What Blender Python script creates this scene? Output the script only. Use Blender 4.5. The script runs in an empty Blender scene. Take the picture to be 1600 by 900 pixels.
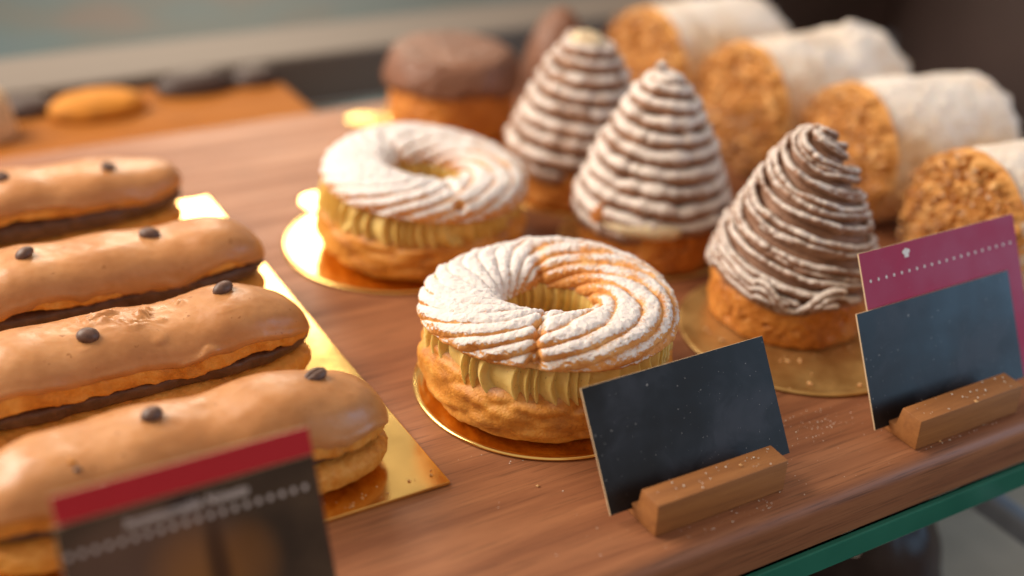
import bpy, math, random
import numpy as np
from mathutils import Matrix, Vector
R = math.radians
PI = math.pi
C = bpy.context.scene.collection
S = bpy.context.scene

# ------------------------------------------------------------------ camera
# X runs along the front edge of the wooden board, Y goes back from the customer, Z = 0 is the board's top
cam = bpy.data.cameras.new('camera')
camo = bpy.data.objects.new('camera', cam); C.objects.link(camo)
rt = Vector((0.86106, -0.506086, 0.049515)); up = Vector((0.204202, 0.433315, 0.877804)); fw = Vector((0.4657, 0.745731, -0.476454))
m = Matrix.Identity(4)
for i in range(3):
    m[i][0], m[i][1], m[i][2] = rt[i], up[i], -fw[i]
m[2][3] = 0.257144
camo.matrix_world = m
cam.sensor_width = 36; cam.lens = 43.39; cam.clip_start = 0.01; cam.clip_end = 30
cam.dof.use_dof = True; cam.dof.focus_distance = 0.432; cam.dof.aperture_fstop = 2.9; cam.dof.aperture_blades = 8
S.camera = camo

# ------------------------------------------------------------------ light
w = bpy.data.worlds.new('World'); S.world = w; w.use_nodes = True
bg = w.node_tree.nodes['Background']; bg.inputs[0].default_value = (1.0, 0.80, 0.63, 1); bg.inputs[1].default_value = 0.52
def area(name, loc, target, sx, sy, power, col):
    l = bpy.data.lights.new(name, 'AREA'); l.shape = 'RECTANGLE'; l.size = sx; l.size_y = sy; l.energy = power; l.color = col
    o = bpy.data.objects.new(name, l); C.objects.link(o); o.location = loc
    o.rotation_euler = (Vector(target) - Vector(loc)).to_track_quat('-Z', 'Y').to_euler()
    return o
area('window_light', (0.708, 2.197, 0.858), (0.18, 0.47, 0), 0.54, 0.21, 9.5, (1.0, 0.84, 0.64))
area('case_light', (-0.34, 0.86, 0.58), (0.16, 0.40, 0), 0.7, 0.5, 14.5, (1.0, 0.88, 0.74))
area('street_light', (1.385, -0.40, 0.34), (0.38, 0.30, 0.03), 0.6, 0.6, 5.0, (0.30, 0.64, 1.0))
S.view_settings.view_transform = 'Standard'; S.view_settings.look = 'None'
S.view_settings.exposure = 0.15; S.view_settings.gamma = 1.0; S.view_settings.use_curve_mapping = False
S.render.engine = 'CYCLES'
S.cycles.use_denoising = True
S.cycles.max_bounces = 8; S.cycles.sample_clamp_indirect = 4

# ------------------------------------------------------------------ numpy noise
def _hash(i, j, k, seed):
    n = (i * 374761393 + j * 668265263 + k * 1274126177 + seed * 974634777) & 0xFFFFFFFF
    n = ((n ^ (n >> 13)) * 1274126177) & 0xFFFFFFFF
    n = n ^ (n >> 16)
    return (n & 0xFFFF) / 32767.5 - 1.0
def noise(P, scale, seed=0):
    P = np.asarray(P, float) * scale + 1000.0
    I = np.floor(P).astype(np.int64); F = P - I
    F = F * F * F * (F * (F * 6 - 15) + 10)
    out = 0
    for a in (0, 1):
        for b in (0, 1):
            for c in (0, 1):
                wgt = (F[..., 0] if a else 1 - F[..., 0]) * (F[..., 1] if b else 1 - F[..., 1]) * (F[..., 2] if c else 1 - F[..., 2])
                out = out + wgt * _hash(I[..., 0] + a, I[..., 1] + b, I[..., 2] + c, seed)
    return out
def fbm(P, scale, seed=0, octv=4, gain=0.5):
    s, a, t = 0, 1.0, 0
    for o in range(octv):
        s = s + a * noise(P, scale * 2 ** o, seed + o * 17); t += a; a *= gain
    return s / t
def sstep(a, b, x):
    t = np.clip((x - a) / (b - a), 0, 1); return t * t * (3 - 2 * t)

# ------------------------------------------------------------------ mesh helpers
def raw_mesh(name, V, F, attrs=None, smooth=True, mats=(), midx=None):
    me = bpy.data.meshes.new(name)
    me.from_pydata([tuple(v) for v in np.asarray(V, float)], [], [tuple(int(i) for i in f) for f in F])
    if smooth:
        me.polygons.foreach_set('use_smooth', np.ones(len(me.polygons), bool))
    for k, a in (attrs or {}).items():
        at = me.attributes.new(k, 'FLOAT', 'POINT'); at.data.foreach_set('value', np.asarray(a, np.float32).ravel())
    for mm in mats: me.materials.append(mm)
    if midx is not None: me.polygons.foreach_set('material_index', np.asarray(midx, np.int32))
    me.update()
    return me
def grid_faces(nu, nv, wu, wv, off=0):
    iu = np.arange(nu if wu else nu - 1); iv = np.arange(nv if wv else nv - 1)
    a, b = np.meshgrid(iu, iv, indexing='ij'); a = a.ravel(); b = b.ravel()
    a2 = (a + 1) % nu; b2 = (b + 1) % nv
    return (np.stack([a * nv + b, a2 * nv + b, a2 * nv + b2, a * nv + b2], 1) + off).tolist()
def grid_normals(V, wu, wv):
    du = np.gradient(V, axis=0); dv = np.gradient(V, axis=1)
    if wu: du = np.roll(V, -1, 0) - np.roll(V, 1, 0)
    if wv: dv = np.roll(V, -1, 1) - np.roll(V, 1, 1)
    n = np.cross(du, dv); return n / (np.linalg.norm(n, axis=-1, keepdims=True) + 1e-12)
def obj(name, me, mat=None, parent=None, loc=None, rot=None):
    if mat is not None and not me.materials: me.materials.append(mat)
    o = bpy.data.objects.new(name, me); C.objects.link(o)
    if parent: o.parent = parent
    if loc: o.location = loc
    if rot: o.rotation_euler = rot
    return o
def tag(o, label=None, cat=None, group=None, kind=None):
    for k, v in (('label', label), ('category', cat), ('group', group), ('kind', kind)):
        if v: o[k] = v
    return o
def thing(name, label, cat, loc=(0, 0, 0), rz=0, group=None):
    o = bpy.data.objects.new(name, None); C.objects.link(o); o.location = loc; o.rotation_euler = (0, 0, rz)
    o.empty_display_size = 0.01
    return tag(o, label, cat, group)
def grid_obj(name, V, wu, wv, mat, parent=None, attrs=None, caps=()):
    nu, nv = V.shape[:2]
    F = grid_faces(nu, nv, wu, wv)
    if 'u0' in caps: F.append(list(range(nv))[::-1])
    if 'u1' in caps: F.append([(nu - 1) * nv + i for i in range(nv)])
    return obj(name, raw_mesh(name, V.reshape(-1, 3), F, attrs), mat, parent)
def lathe(prof, n=96):
    prof = np.asarray(prof, float); ph = np.linspace(0, 2 * PI, n, endpoint=False)
    return np.stack([np.cos(ph)[:, None] * prof[None, :, 0], np.sin(ph)[:, None] * prof[None, :, 0], np.broadcast_to(prof[None, :, 1], (n, len(prof)))], -1), ph
def resample(prof, n):
    prof = np.asarray(prof, float); d = np.r_[0, np.cumsum(np.linalg.norm(np.diff(prof, axis=0), axis=1))]
    t = np.linspace(0, d[-1], n); return np.stack([np.interp(t, d, prof[:, 0]), np.interp(t, d, prof[:, 1])], 1)
def box_mesh(name, x0, x1, y0, y1, z0, z1, bev=0.0, seg=2):
    import bmesh
    bm = bmesh.new(); bmesh.ops.create_cube(bm, size=1)
    for v in bm.verts:
        v.co = Vector(((x0 + x1) / 2 + v.co.x * (x1 - x0), (y0 + y1) / 2 + v.co.y * (y1 - y0), (z0 + z1) / 2 + v.co.z * (z1 - z0)))
    if bev: bmesh.ops.bevel(bm, geom=bm.edges[:], offset=bev, segments=seg, affect='EDGES', profile=0.5)
    me = bpy.data.meshes.new(name); bm.to_mesh(me); bm.free()
    if bev: me.polygons.foreach_set('use_smooth', np.ones(len(me.polygons), bool)); me.set_sharp_from_angle(angle=R(22))
    return me
def prism_x(name, poly, x0, x1, bev=0.0006):
    """polygon in (y, z) pushed along x"""
    import bmesh
    bm = bmesh.new()
    a = [bm.verts.new((x0, y, z)) for y, z in poly]; b = [bm.verts.new((x1, y, z)) for y, z in poly]
    n = len(poly)
    bm.faces.new(a[::-1]); bm.faces.new(b)
    for i in range(n): bm.faces.new((a[i], a[(i + 1) % n], b[(i + 1) % n], b[i]))
    bmesh.ops.recalc_face_normals(bm, faces=bm.faces[:])
    if bev: bmesh.ops.bevel(bm, geom=bm.edges[:], offset=bev, segments=2, affect='EDGES', profile=0.5)
    me = bpy.data.meshes.new(name); bm.to_mesh(me); bm.free()
    me.polygons.foreach_set('use_smooth', np.ones(len(me.polygons), bool)); me.set_sharp_from_angle(angle=R(35))
    return me
def tube(path, rad, sides=8, squash=1.0, normal=None):
    """sweep along path; normal = outward direction per point"""
    P = np.asarray(path, float); n = len(P)
    T = np.gradient(P, axis=0); T /= np.linalg.norm(T, axis=1, keepdims=True) + 1e-12
    if normal is None: normal = np.tile([0, 0, 1.0], (n, 1))
    B = np.cross(T, normal); B /= np.linalg.norm(B, axis=1, keepdims=True) + 1e-12
    Nn = np.cross(B, T)
    a = np.linspace(0, 2 * PI, sides, endpoint=False)
    r = np.broadcast_to(rad, (n,))[:, None, None]
    return P[:, None] + r * (np.cos(a)[None, :, None] * Nn[:, None] + squash * np.sin(a)[None, :, None] * B[:, None])

# ------------------------------------------------------------------ materials
class NG:
    def __init__(s, name):
        s.m = bpy.data.materials.new(name); s.m.use_nodes = True; s.t = s.m.node_tree; s.n = s.t.nodes
        s.b = s.n['Principled BSDF']; s.obj = None
    def link(s, a, b): s.t.links.new(a, b)
    def co(s, kind='Object'):
        if s.obj is None: s.obj = s.n.new('ShaderNodeTexCoord')
        return s.obj.outputs[kind]
    def mapped(s, scale, rot=(0, 0, 0), loc=(0, 0, 0)):
        k = s.n.new('ShaderNodeMapping'); k.inputs['Scale'].default_value = scale; k.inputs['Rotation'].default_value = rot; k.inputs['Location'].default_value = loc
        s.link(s.co(), k.inputs[0]); return k.outputs[0]
    def noise(s, scale, detail=4, rough=0.55, vec=None, dist=0):
        k = s.n.new('ShaderNodeTexNoise'); k.inputs['Scale'].default_value = scale; k.inputs['Detail'].default_value = detail
        k.inputs['Roughness'].default_value = rough; k.inputs['Distortion'].default_value = dist
        s.link(vec if vec is not None else s.co(), k.inputs['Vector']); return k.outputs['Fac']
    def ramp(s, fac, stops):
        k = s.n.new('ShaderNodeValToRGB'); e = k.color_ramp.elements
        while len(e) < len(stops): e.new(0.5)
        for q, (p, c) in zip(e, stops):
            q.position = p; q.color = (*c, 1) if len(c) == 3 else c
        s.link(fac, k.inputs[0]); return k.outputs[0]
    def math(s, op, a, b=0.0, c=None, clamp=False):
        k = s.n.new('ShaderNodeMath'); k.operation = op; k.use_clamp = clamp
        for i, v in enumerate((a, b, c)):
            if v is None: continue
            if isinstance(v, (int, float)): k.inputs[i].default_value = v
            else: s.link(v, k.inputs[i])
        return k.outputs[0]
    def range(s, v, a, b, c=0.0, d=1.0):
        k = s.n.new('ShaderNodeMapRange'); k.interpolation_type = 'SMOOTHSTEP'
        for i, q in enumerate((a, b, c, d)): k.inputs[i + 1].default_value = q
        s.link(v, k.inputs[0]); return k.outputs[0]
    def mix(s, f, a, b, mode='MIX'):
        k = s.n.new('ShaderNodeMix'); k.data_type = 'RGBA'; k.blend_type = mode
        for sock, v in ((k.inputs[0], f), (k.inputs[6], a), (k.inputs[7], b)):
            if isinstance(v, (int, float)): sock.default_value = v
            elif isinstance(v, tuple): sock.default_value = (*v, 1)
            else: s.link(v, sock)
        return k.outputs[2]
    def attr(s, name):
        k = s.n.new('ShaderNodeAttribute'); k.attribute_name = name; return k.outputs['Fac']
    def bump(s, h, strength, dist=0.001):
        k = s.n.new('ShaderNodeBump'); k.inputs['Strength'].default_value = strength; k.inputs['Distance'].default_value = dist
        s.link(h, k.inputs['Height']); s.link(k.outputs[0], s.b.inputs['Normal'])
    def set(s, **kw):
        names = dict(col='Base Color', rough='Roughness', metal='Metallic', spec='Specular IOR Level', sss='Subsurface Weight', sssr='Subsurface Radius', ssss='Subsurface Scale',
                     coat='Coat Weight', coatr='Coat Roughness', trans='Transmission Weight', ior='IOR', sheen='Sheen Weight', alpha='Alpha')
        for k, v in kw.items():
            so = s.b.inputs[names[k]]
            if isinstance(v, tuple): so.default_value = (*v, 1) if so.type == 'RGBA' else v
            elif isinstance(v, (int, float)): so.default_value = v
            else: s.link(v, so)
        return s
SUGAR = (0.75, 0.705, 0.695)

def mat_wood(name, stops, rough=0.42, sx=5, sy=75, spec=0.5, pmin=0.6):
    g = NG(name)
    v1 = g.mapped((sx, sy * 1.3, sy * 1.3)); v2 = g.mapped((sx * 7, sy * 20, sy * 20)); v3 = g.mapped((2.2, 9, 9))
    n1 = g.noise(1.0, 6, 0.62, v1, 0.6); n2 = g.noise(1.0, 4, 0.6, v2); n3 = g.noise(1.0, 2, 0.5, v3)
    f = g.math('ADD', g.math('MULTIPLY', n1, 0.62), g.math('MULTIPLY', n3, 0.38))
    col = g.ramp(f, stops)
    pore = g.range(n2, 0.34, 0.49, pmin, 1.0)
    col = g.mix(1.0, col, g.ramp(pore, [(0.0, (0, 0, 0)), (1.0, (1, 1, 1))]), 'MULTIPLY')
    g.set(col=col, rough=g.range(n1, 0.2, 0.8, rough + 0.1, rough - 0.06), spec=spec)
    g.bump(g.math('ADD', n2, g.math('MULTIPLY', n1, 0.6)), 0.12, 0.0006)
    return g.m
M = {}
M['walnut'] = mat_wood('walnut', [(0.28, (0.12, 0.038, 0.016)), (0.43, (0.235, 0.087, 0.037)), (0.56, (0.335, 0.138, 0.062)), (0.75, (0.45, 0.205, 0.094))], 0.47, spec=0.4)
M['oak'] = mat_wood('oak', [(0.30, (0.21, 0.076, 0.020)), (0.5, (0.32, 0.128, 0.036)), (0.7, (0.41, 0.18, 0.058))], 0.5, 14, 160, pmin=0.8)
M['honey_wood'] = mat_wood('honey_wood', [(0.3, (0.24, 0.074, 0.010)), (0.5, (0.31, 0.104, 0.015)), (0.7, (0.36, 0.135, 0.023))], 0.7, spec=0.15)

g = NG('gold_foil'); n = g.noise(70, 3, 0.5); n2 = g.noise(900, 2)
g.set(col=(0.88, 0.60, 0.20), metal=1.0, rough=g.range(n, 0.3, 0.7, 0.15, 0.22)); g.bump(g.math('ADD', n, g.math('MULTIPLY', n2, 0.08)), 0.035, 0.002); M['gold'] = g.m
g = NG('worn_gold_foil'); n = g.noise(55, 4, 0.6); g.set(col=g.ramp(n, [(0.35, (0.50, 0.30, 0.10)), (0.65, (0.68, 0.46, 0.18))]), metal=0.8, rough=g.range(n, 0.3, 0.7, 0.36, 0.5)); g.bump(n, 0.05, 0.002); M['worn_gold'] = g.m
g = NG('card_edge'); g.set(col=(0.62, 0.47, 0.30), rough=0.8); M['paper'] = g.m

def mat_choux(name, dark=(0.38, 0.135, 0.020), mid=(0.60, 0.245, 0.036), light=(0.72, 0.38, 0.09), bumpy=0.5):
    g = NG(name)
    n1 = g.noise(75, 5, 0.6); n2 = g.noise(420, 4, 0.6); n3 = g.noise(1300, 2)
    col = g.ramp(g.math('ADD', g.math('MULTIPLY', n1, 0.7), g.math('MULTIPLY', n2, 0.3)), [(0.34, dark), (0.5, mid), (0.66, light)])
    cav = g.attr('cav')
    col = g.mix(g.math('MULTIPLY', cav, 0.45), col, light)
    col = g.mix(g.range(g.attr('sugar'), 0.0, 1.0, 0, 1), col, SUGAR)
    g.set(col=col, rough=0.55, sss=0.12, ssss=0.004, sssr=(1.0, 0.45, 0.15), spec=0.35)
    g.bump(g.math('ADD', n2, g.math('MULTIPLY', n3, 0.5)), bumpy, 0.0012)
    return g.m
M['choux'] = mat_choux('choux')
def mat_dusted(name, base_stops, thr=0.5, soft=0.16, sss=0.1, grain=0.35, rough=0.6, sugar=SUGAR):
    """pastry under icing sugar: the 'sugar' attribute says how much fell where, noise breaks it into grains"""
    g = NG(name)
    n1 = g.noise(90, 5, 0.6); n2 = g.noise(650, 4, 0.65); n3 = g.noise(1700, 3, 0.7)
    base = g.ramp(n1, base_stops)
    a = g.attr('sugar')
    f = g.math('ADD', a, g.math('MULTIPLY', g.math('SUBTRACT', n2, 0.5), 0.75))
    f = g.math('ADD', f, g.math('MULTIPLY', g.math('SUBTRACT', n3, 0.5), grain))
    k = g.range(f, thr - soft, thr + soft)
    g.set(col=g.mix(k, base, sugar), rough=g.range(k, 0, 1, rough, 0.9), sss=sss, ssss=0.003, sssr=(1.0, 0.5, 0.2), spec=0.3)
    g.bump(g.math('ADD', g.math('MULTIPLY', n2, 0.8), g.math('MULTIPLY', n3, g.math('MULTIPLY', k, 0.8))), 0.55, 0.0012)
    return g.m
M['ring_top'] = mat_dusted('dusted_choux', [(0.35, (0.52, 0.20, 0.045)), (0.5, (0.66, 0.30, 0.085)), (0.65, (0.72, 0.40, 0.15))], thr=0.52, soft=0.20, grain=0.5)
M['chestnut'] = mat_dusted('dusted_chestnut', [(0.35, (0.20, 0.098, 0.056)), (0.5, (0.27, 0.14, 0.085)), (0.65, (0.34, 0.19, 0.12))], thr=0.54, soft=0.26, rough=0.5, sugar=(0.74, 0.66, 0.61))
M['roll_skin'] = mat_dusted('dusted_sponge', [(0.35, (0.58, 0.35, 0.17)), (0.5, (0.69, 0.47, 0.27)), (0.65, (0.74, 0.56, 0.37))], thr=0.5, soft=0.3, grain=0.25, sugar=(0.88, 0.82, 0.765))
M['crumb_crust'] = mat_dusted('crisp_crumb', [(0.3, (0.36, 0.13, 0.025)), (0.5, (0.62, 0.29, 0.075)), (0.68, (0.80, 0.48, 0.19))], thr=0.66, soft=0.24)

g = NG('coffee_icing'); n = g.noise(40, 3); n2 = g.noise(260, 4, 0.6); n3 = g.noise(800, 2)
col = g.ramp(g.math('ADD', g.math('MULTIPLY', n, 0.75), g.math('MULTIPLY', n2, 0.25)), [(0.36, (0.39, 0.168, 0.058)), (0.5, (0.46, 0.212, 0.080)), (0.64, (0.52, 0.255, 0.105))])
col = g.mix(g.range(n2, 0.655, 0.70), col, (0.30, 0.115, 0.03))
g.set(col=col, rough=g.range(n2, 0.3, 0.7, 0.30, 0.44), sss=0.18, ssss=0.003, sssr=(1.0, 0.5, 0.2), spec=0.42)
g.bump(g.math('ADD', n2, g.math('MULTIPLY', n3, 0.2)), 0.10, 0.0012); M['icing'] = g.m
g = NG('chocolate_cream'); n = g.noise(220, 4, 0.6); g.set(col=g.ramp(n, [(0.35, (0.075, 0.034, 0.019)), (0.65, (0.13, 0.064, 0.038))]), rough=0.42, spec=0.4); g.bump(n, 0.5, 0.0015); M['choc_cream'] = g.m
g = NG('coffee_bean'); n = g.noise(500, 3); g.set(col=g.ramp(n, [(0.35, (0.075, 0.036, 0.026)), (0.65, (0.13, 0.066, 0.048))]), rough=0.5, spec=0.5); g.bump(n, 0.25, 0.0006); M['bean'] = g.m
g = NG('praline_cream'); n = g.noise(120, 4); n2 = g.noise(900, 2); col = g.ramp(n, [(0.35, (0.62, 0.42, 0.12)), (0.65, (0.74, 0.55, 0.20))]); col = g.mix(g.range(n2, 0.68, 0.74), col, (0.22, 0.11, 0.03))
g.set(col=col, rough=0.62, sss=0.3, ssss=0.004, sssr=(1.0, 0.7, 0.3), spec=0.3); g.bump(g.noise(420, 4), 0.3, 0.0009); M['cream'] = g.m
g = NG('tart_crust'); n = g.noise(60, 5, 0.6); n2 = g.noise(500, 4, 0.65)
col = g.ramp(g.math('ADD', g.math('MULTIPLY', n, 0.6), g.math('MULTIPLY', n2, 0.4)), [(0.36, (0.32, 0.095, 0.012)), (0.5, (0.52, 0.185, 0.026)), (0.64, (0.64, 0.27, 0.05))])
g.set(col=col, rough=0.55, sss=0.15, ssss=0.006, sssr=(1.0, 0.4, 0.1)); g.bump(n2, 0.5, 0.0012); M['crust'] = g.m
g = NG('milk_chocolate'); n = g.noise(45, 4); n2 = g.noise(500, 3); g.set(col=g.ramp(n, [(0.35, (0.135, 0.058, 0.034)), (0.65, (0.22, 0.10, 0.058))]), rough=0.5, spec=0.4); g.bump(n2, 0.25, 0.001); M['milk_choc'] = g.m
g = NG('dark_glaze'); n = g.noise(60, 3); g.set(col=(0.022, 0.010, 0.009), rough=0.42, spec=0.3); g.bump(n, 0.3, 0.003); M['dark_glaze'] = g.m
g = NG('vanilla_cream'); n = g.noise(200, 4); g.set(col=g.ramp(n, [(0.35, (0.60, 0.46, 0.28)), (0.65, (0.74, 0.62, 0.42))]), rough=0.5, sss=0.2, ssss=0.003); g.bump(n, 0.3, 0.001); M['vanilla'] = g.m
g = NG('sugar_crumb'); g.set(col=(0.80, 0.74, 0.66), rough=0.85, sss=0.1, ssss=0.002); M['sugar'] = g.m
g = NG('pastry_crumb'); g.set(col=(0.62, 0.36, 0.15), rough=0.7, sss=0.1, ssss=0.002); M['crumb'] = g.m

def mat_card(name, col, rough=0.38, dust=0.5, smear=None):
    g = NG(name)
    n = g.noise(330, 2, 0.6); n1 = g.noise(32, 3); n2 = g.noise(1100, 1)
    speck = g.math('MULTIPLY', g.range(n, 0.69, 0.735), g.range(n1, 0.46, 0.62))
    speck = g.math('MULTIPLY', g.math('ADD', speck, g.math('MULTIPLY', g.range(n2, 0.745, 0.77), 0.6)), dust)
    n4 = g.noise(70, 4, 0.6, dist=1.2); c = g.mix(g.math('MULTIPLY', g.range(n1, 0.42, 0.66, 0, 1), g.range(n4, 0.35, 0.65, 0.3, 1)), col, smear or tuple(min(1, x * 1.5 + 0.006) for x in col))
    g.set(col=g.mix(speck, c, (0.62, 0.62, 0.62)), rough=g.range(n1, 0.3, 0.7, rough - 0.06, rough + 0.10), spec=0.27)
    return g.m
M['black_card'] = mat_card('black_card', (0.005, 0.0055, 0.008), 0.36, 0.9, (0.030, 0.033, 0.045))
M['pink_card'] = mat_card('magenta_card', (0.36, 0.012, 0.065), 0.5, 0.25, (0.40, 0.018, 0.08))
M['red_card'] = mat_card('red_card', (0.44, 0.012, 0.022), 0.5, 0.1, (0.48, 0.016, 0.028))
g = NG('white_print'); g.set(col=(0.75, 0.72, 0.70), rough=0.5); M['print'] = g.m
g = NG('grey_print'); g.set(col=(0.58, 0.50, 0.48), rough=0.5); M['grey_print'] = g.m
g = NG('photo_print')      # the printed picture: dark brown ground, a blurred golden pastry and a dark gash
n = g.noise(45, 3); sep = g.n.new('ShaderNodeSeparateXYZ'); g.link(g.co('Generated'), sep.inputs[0]); gx, gz = sep.outputs[0], sep.outputs[2]
def blob(cx, cz, rx, rz, a=0.2, b=1.0):
    dx = g.math('DIVIDE', g.math('SUBTRACT', gx, cx), rx); dz = g.math('DIVIDE', g.math('SUBTRACT', gz, cz), rz)
    d = g.math('ADD', g.math('MULTIPLY', dx, dx), g.math('MULTIPLY', dz, dz)); d = g.math('ADD', d, g.math('MULTIPLY', g.math('SUBTRACT', n, 0.5), 0.8))
    return g.range(d, a, b, 1.0, 0.0)
c = g.ramp(n, [(0.3, (0.036, 0.022, 0.015)), (0.7, (0.085, 0.052, 0.032))])
c = g.mix(g.math('MULTIPLY', blob(0.30, 0.75, 0.4, 0.3), 0.55), c, (0.16, 0.085, 0.06))
c = g.mix(g.math('MULTIPLY', blob(0.46, 0.36, 0.20, 0.42, -0.3, 1.6), 0.75), c, (0.30, 0.12, 0.03))
c = g.mix(g.math('MULTIPLY', blob(0.66, 0.52, 0.13, 0.24, -0.3, 1.6), 0.6), c, (0.24, 0.095, 0.025))
c = g.mix(g.math('MULTIPLY', blob(0.555, 0.50, 0.05, 0.40, -0.2, 1.4), 0.85), c, (0.035, 0.014, 0.008))
c = g.mix(g.math('MULTIPLY', blob(0.47, 0.93, 0.09, 0.06), 0.9), c, (0.02, 0.008, 0.010))
g.set(col=c, rough=0.45, spec=0.15); M['photo'] = g.m

g = NG('shelf_glass'); g.set(col=(0.75, 0.95, 0.88), rough=0.02, trans=1.0, ior=1.5); M['glass'] = g.m
g = NG('glass_edge'); n = g.noise(20, 2); g.set(col=g.ramp(n, [(0.3, (0.010, 0.11, 0.075)), (0.7, (0.024, 0.17, 0.115))]), rough=0.22, spec=0.25); M['glass_edge'] = g.m
g = NG('brushed_metal'); n = g.noise(1.0, 3, 0.5, g.mapped((4, 300, 300))); g.set(col=g.ramp(n, [(0.3, (0.125, 0.103, 0.087)), (0.7, (0.16, 0.132, 0.110))]), rough=0.6, metal=0.1); M['metal'] = g.m
def plain(name, col, rough=0.6, sc=25, var=0.25):
    g = NG(name); n = g.noise(sc, 4); g.set(col=g.ramp(n, [(0.3, tuple(c * (1 - var) for c in col)), (0.7, tuple(min(1, c * (1 + var)) for c in col))]), rough=rough); g.bump(n, 0.1, 0.002); return g.m
M['slate'] = plain('slate_grey', (0.30, 0.35, 0.43), 0.6)
g = NG('painted_reflections'); n = g.noise(9, 3, 0.5); g.set(col=g.ramp(n, [(0.34, (0.062, 0.046, 0.038)), (0.46, (0.032, 0.050, 0.050)), (0.58, (0.022, 0.056, 0.066)), (0.68, (0.045, 0.042, 0.062))]), rough=0.6); M['teal'] = g.m  # counter colour: blurred reflections beyond the rail painted in as mottled tones
M['dark_brown'] = plain('dark_brown_wood', (0.050, 0.030, 0.026), 0.5, 6, 0.5)
M['yellow_cake'] = plain('yellow_cake', (0.50, 0.19, 0.014), 0.8, 60)
M['bun'] = plain('pale_bun', (0.62, 0.42, 0.24), 0.6, 60)
M['tray_white'] = plain('cream_tray', (0.55, 0.49, 0.40), 0.5, 12)
M['tan'] = plain('tan_box', (0.17, 0.14, 0.11), 0.6, 12)
M['violet'] = plain('violet_box', (0.10, 0.10, 0.15), 0.6, 12)

def dome(name, label, cat, loc, rx, ry, h, mat, seed, group=None, rough=0.06, power=2.6, parent=None, n=64, k=28):
    t = np.linspace(0, 1, k); pr = np.stack([np.cos(t * PI / 2) ** (2 / power), np.sin(t * PI / 2) ** (2 / power)], 1)
    pr = np.vstack([[0.0, 0.0], [0.8, 0.0], pr])
    V, ph = lathe(pr, n)
    d = 1 + rough * fbm(V, 2.2, seed, 4)
    V = V * d[..., None] * np.array([rx, ry, h]); V[..., 2] = np.maximum(V[..., 2], 0)
    o = grid_obj(name, V, True, False, mat, parent)
    o.location = loc
    if label: tag(o, label, cat, group)
    return o
# ------------------------------------------------------------------ setting: board, glass shelf, what is behind and below
import bmesh
def slab_round(name, x0, x1, y0, y1, z0, z1, r, seg=6):
    # front top edge rounded, grid along x
    poly = [(y1, z0), (y1, z1)]
    for k in range(seg + 1):
        a = PI / 2 + k / seg * PI / 2
        poly.append((y0 + r + r * math.cos(a), z1 - r + r * math.sin(a)))
    poly += [(y0 + 0.0015, z0 + 0.0), ]
    return prism_x(name, poly, x0, x1, 0.0)
o = obj('wooden_board', slab_round('wooden_board', -0.45, 0.60, 0.2265, 0.635, -0.0205, 0, 0.0055), M['walnut'])
tag(o, 'thick reddish walnut board with rounded front edge, carrying the pastries', 'board')
gs = thing('glass_shelf', 'thick glass shelf with green front edge under the walnut board', 'shelf', (0, 0, 0))
obj('pane', box_mesh('pane', -0.5, 0.66, 0.2285, 0.70, -0.0315, -0.0215), M['glass'], gs)
obj('edge', box_mesh('edge', -0.5, 0.66, 0.2255, 0.2280, -0.0317, -0.0213, 0.0006), M['glass_edge'], gs)
o = obj('rear_board', box_mesh('rear_board', -0.7, 0.262, 0.642, 0.724, -0.026, -0.004, 0.003), M['honey_wood'])
tag(o, 'orange honey wood board behind the walnut board', 'board')
o = obj('case_floor', box_mesh('case_floor', -1.4, 1.6, 0.10, 0.733, -0.31, -0.29), M['dark_brown']); tag(o, kind='structure')
o = obj('floor', box_mesh('floor', -5, 5, -5, 5, -0.95, -0.90), M['dark_brown']); tag(o, kind='structure')  # unseen dark shop floor, added to cut the ambient light from below
o = obj('case_ledge', box_mesh('case_ledge', -1.4, 1.6, 0.7005, 0.7335, -0.29, -0.034), M['slate']); tag(o, kind='structure')
o = obj('metal_rail', box_mesh('metal_rail', -1.2, 0.72, 0.735, 0.80, -0.05, 0.0, 0.004), M['metal'])
tag(o, 'beige grey metal door rail running behind the boards', 'rail')
o = obj('rear_counter', box_mesh('rear_counter', -1.4, 1.6, 0.802, 2.4, -0.09, -0.05), M['teal']); tag(o, kind='structure')
o = obj('side_panel', box_mesh('side_panel', 0.80, 0.84, 0.40, 0.733, -0.29, 0.30, 0.004), M['dark_brown'])
tag(o, 'dark brown panel closing the case beyond the sugared rolls', 'panel')
o = obj('back_panel', box_mesh('back_panel', 0.60, 0.798, 0.702, 0.728, -0.034, 0.16, 0.004), M['dark_brown'])
o.rotation_euler = (0, 0, 0)
tag(o, 'short dark brown panel standing behind the far end of the rolls', 'panel')
# lower level seen past the green glass edge
o = obj('lower_tray', box_mesh('lower_tray', 0.405, 0.75, 0.18, 0.60, -0.150, -0.142, 0.002), M['tray_white'])
tag(o, 'pale tray on the lower level under the glass shelf', 'tray')
o = obj('lower_rail', box_mesh('lower_rail', -0.005, 0.005, -0.16, 0.16, -0.006, 0.006, 0.003), M['slate']); o.location = (0.428, 0.33, -0.085)
tag(o, 'dark grey metal rail below the glass shelf', 'rail')

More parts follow.
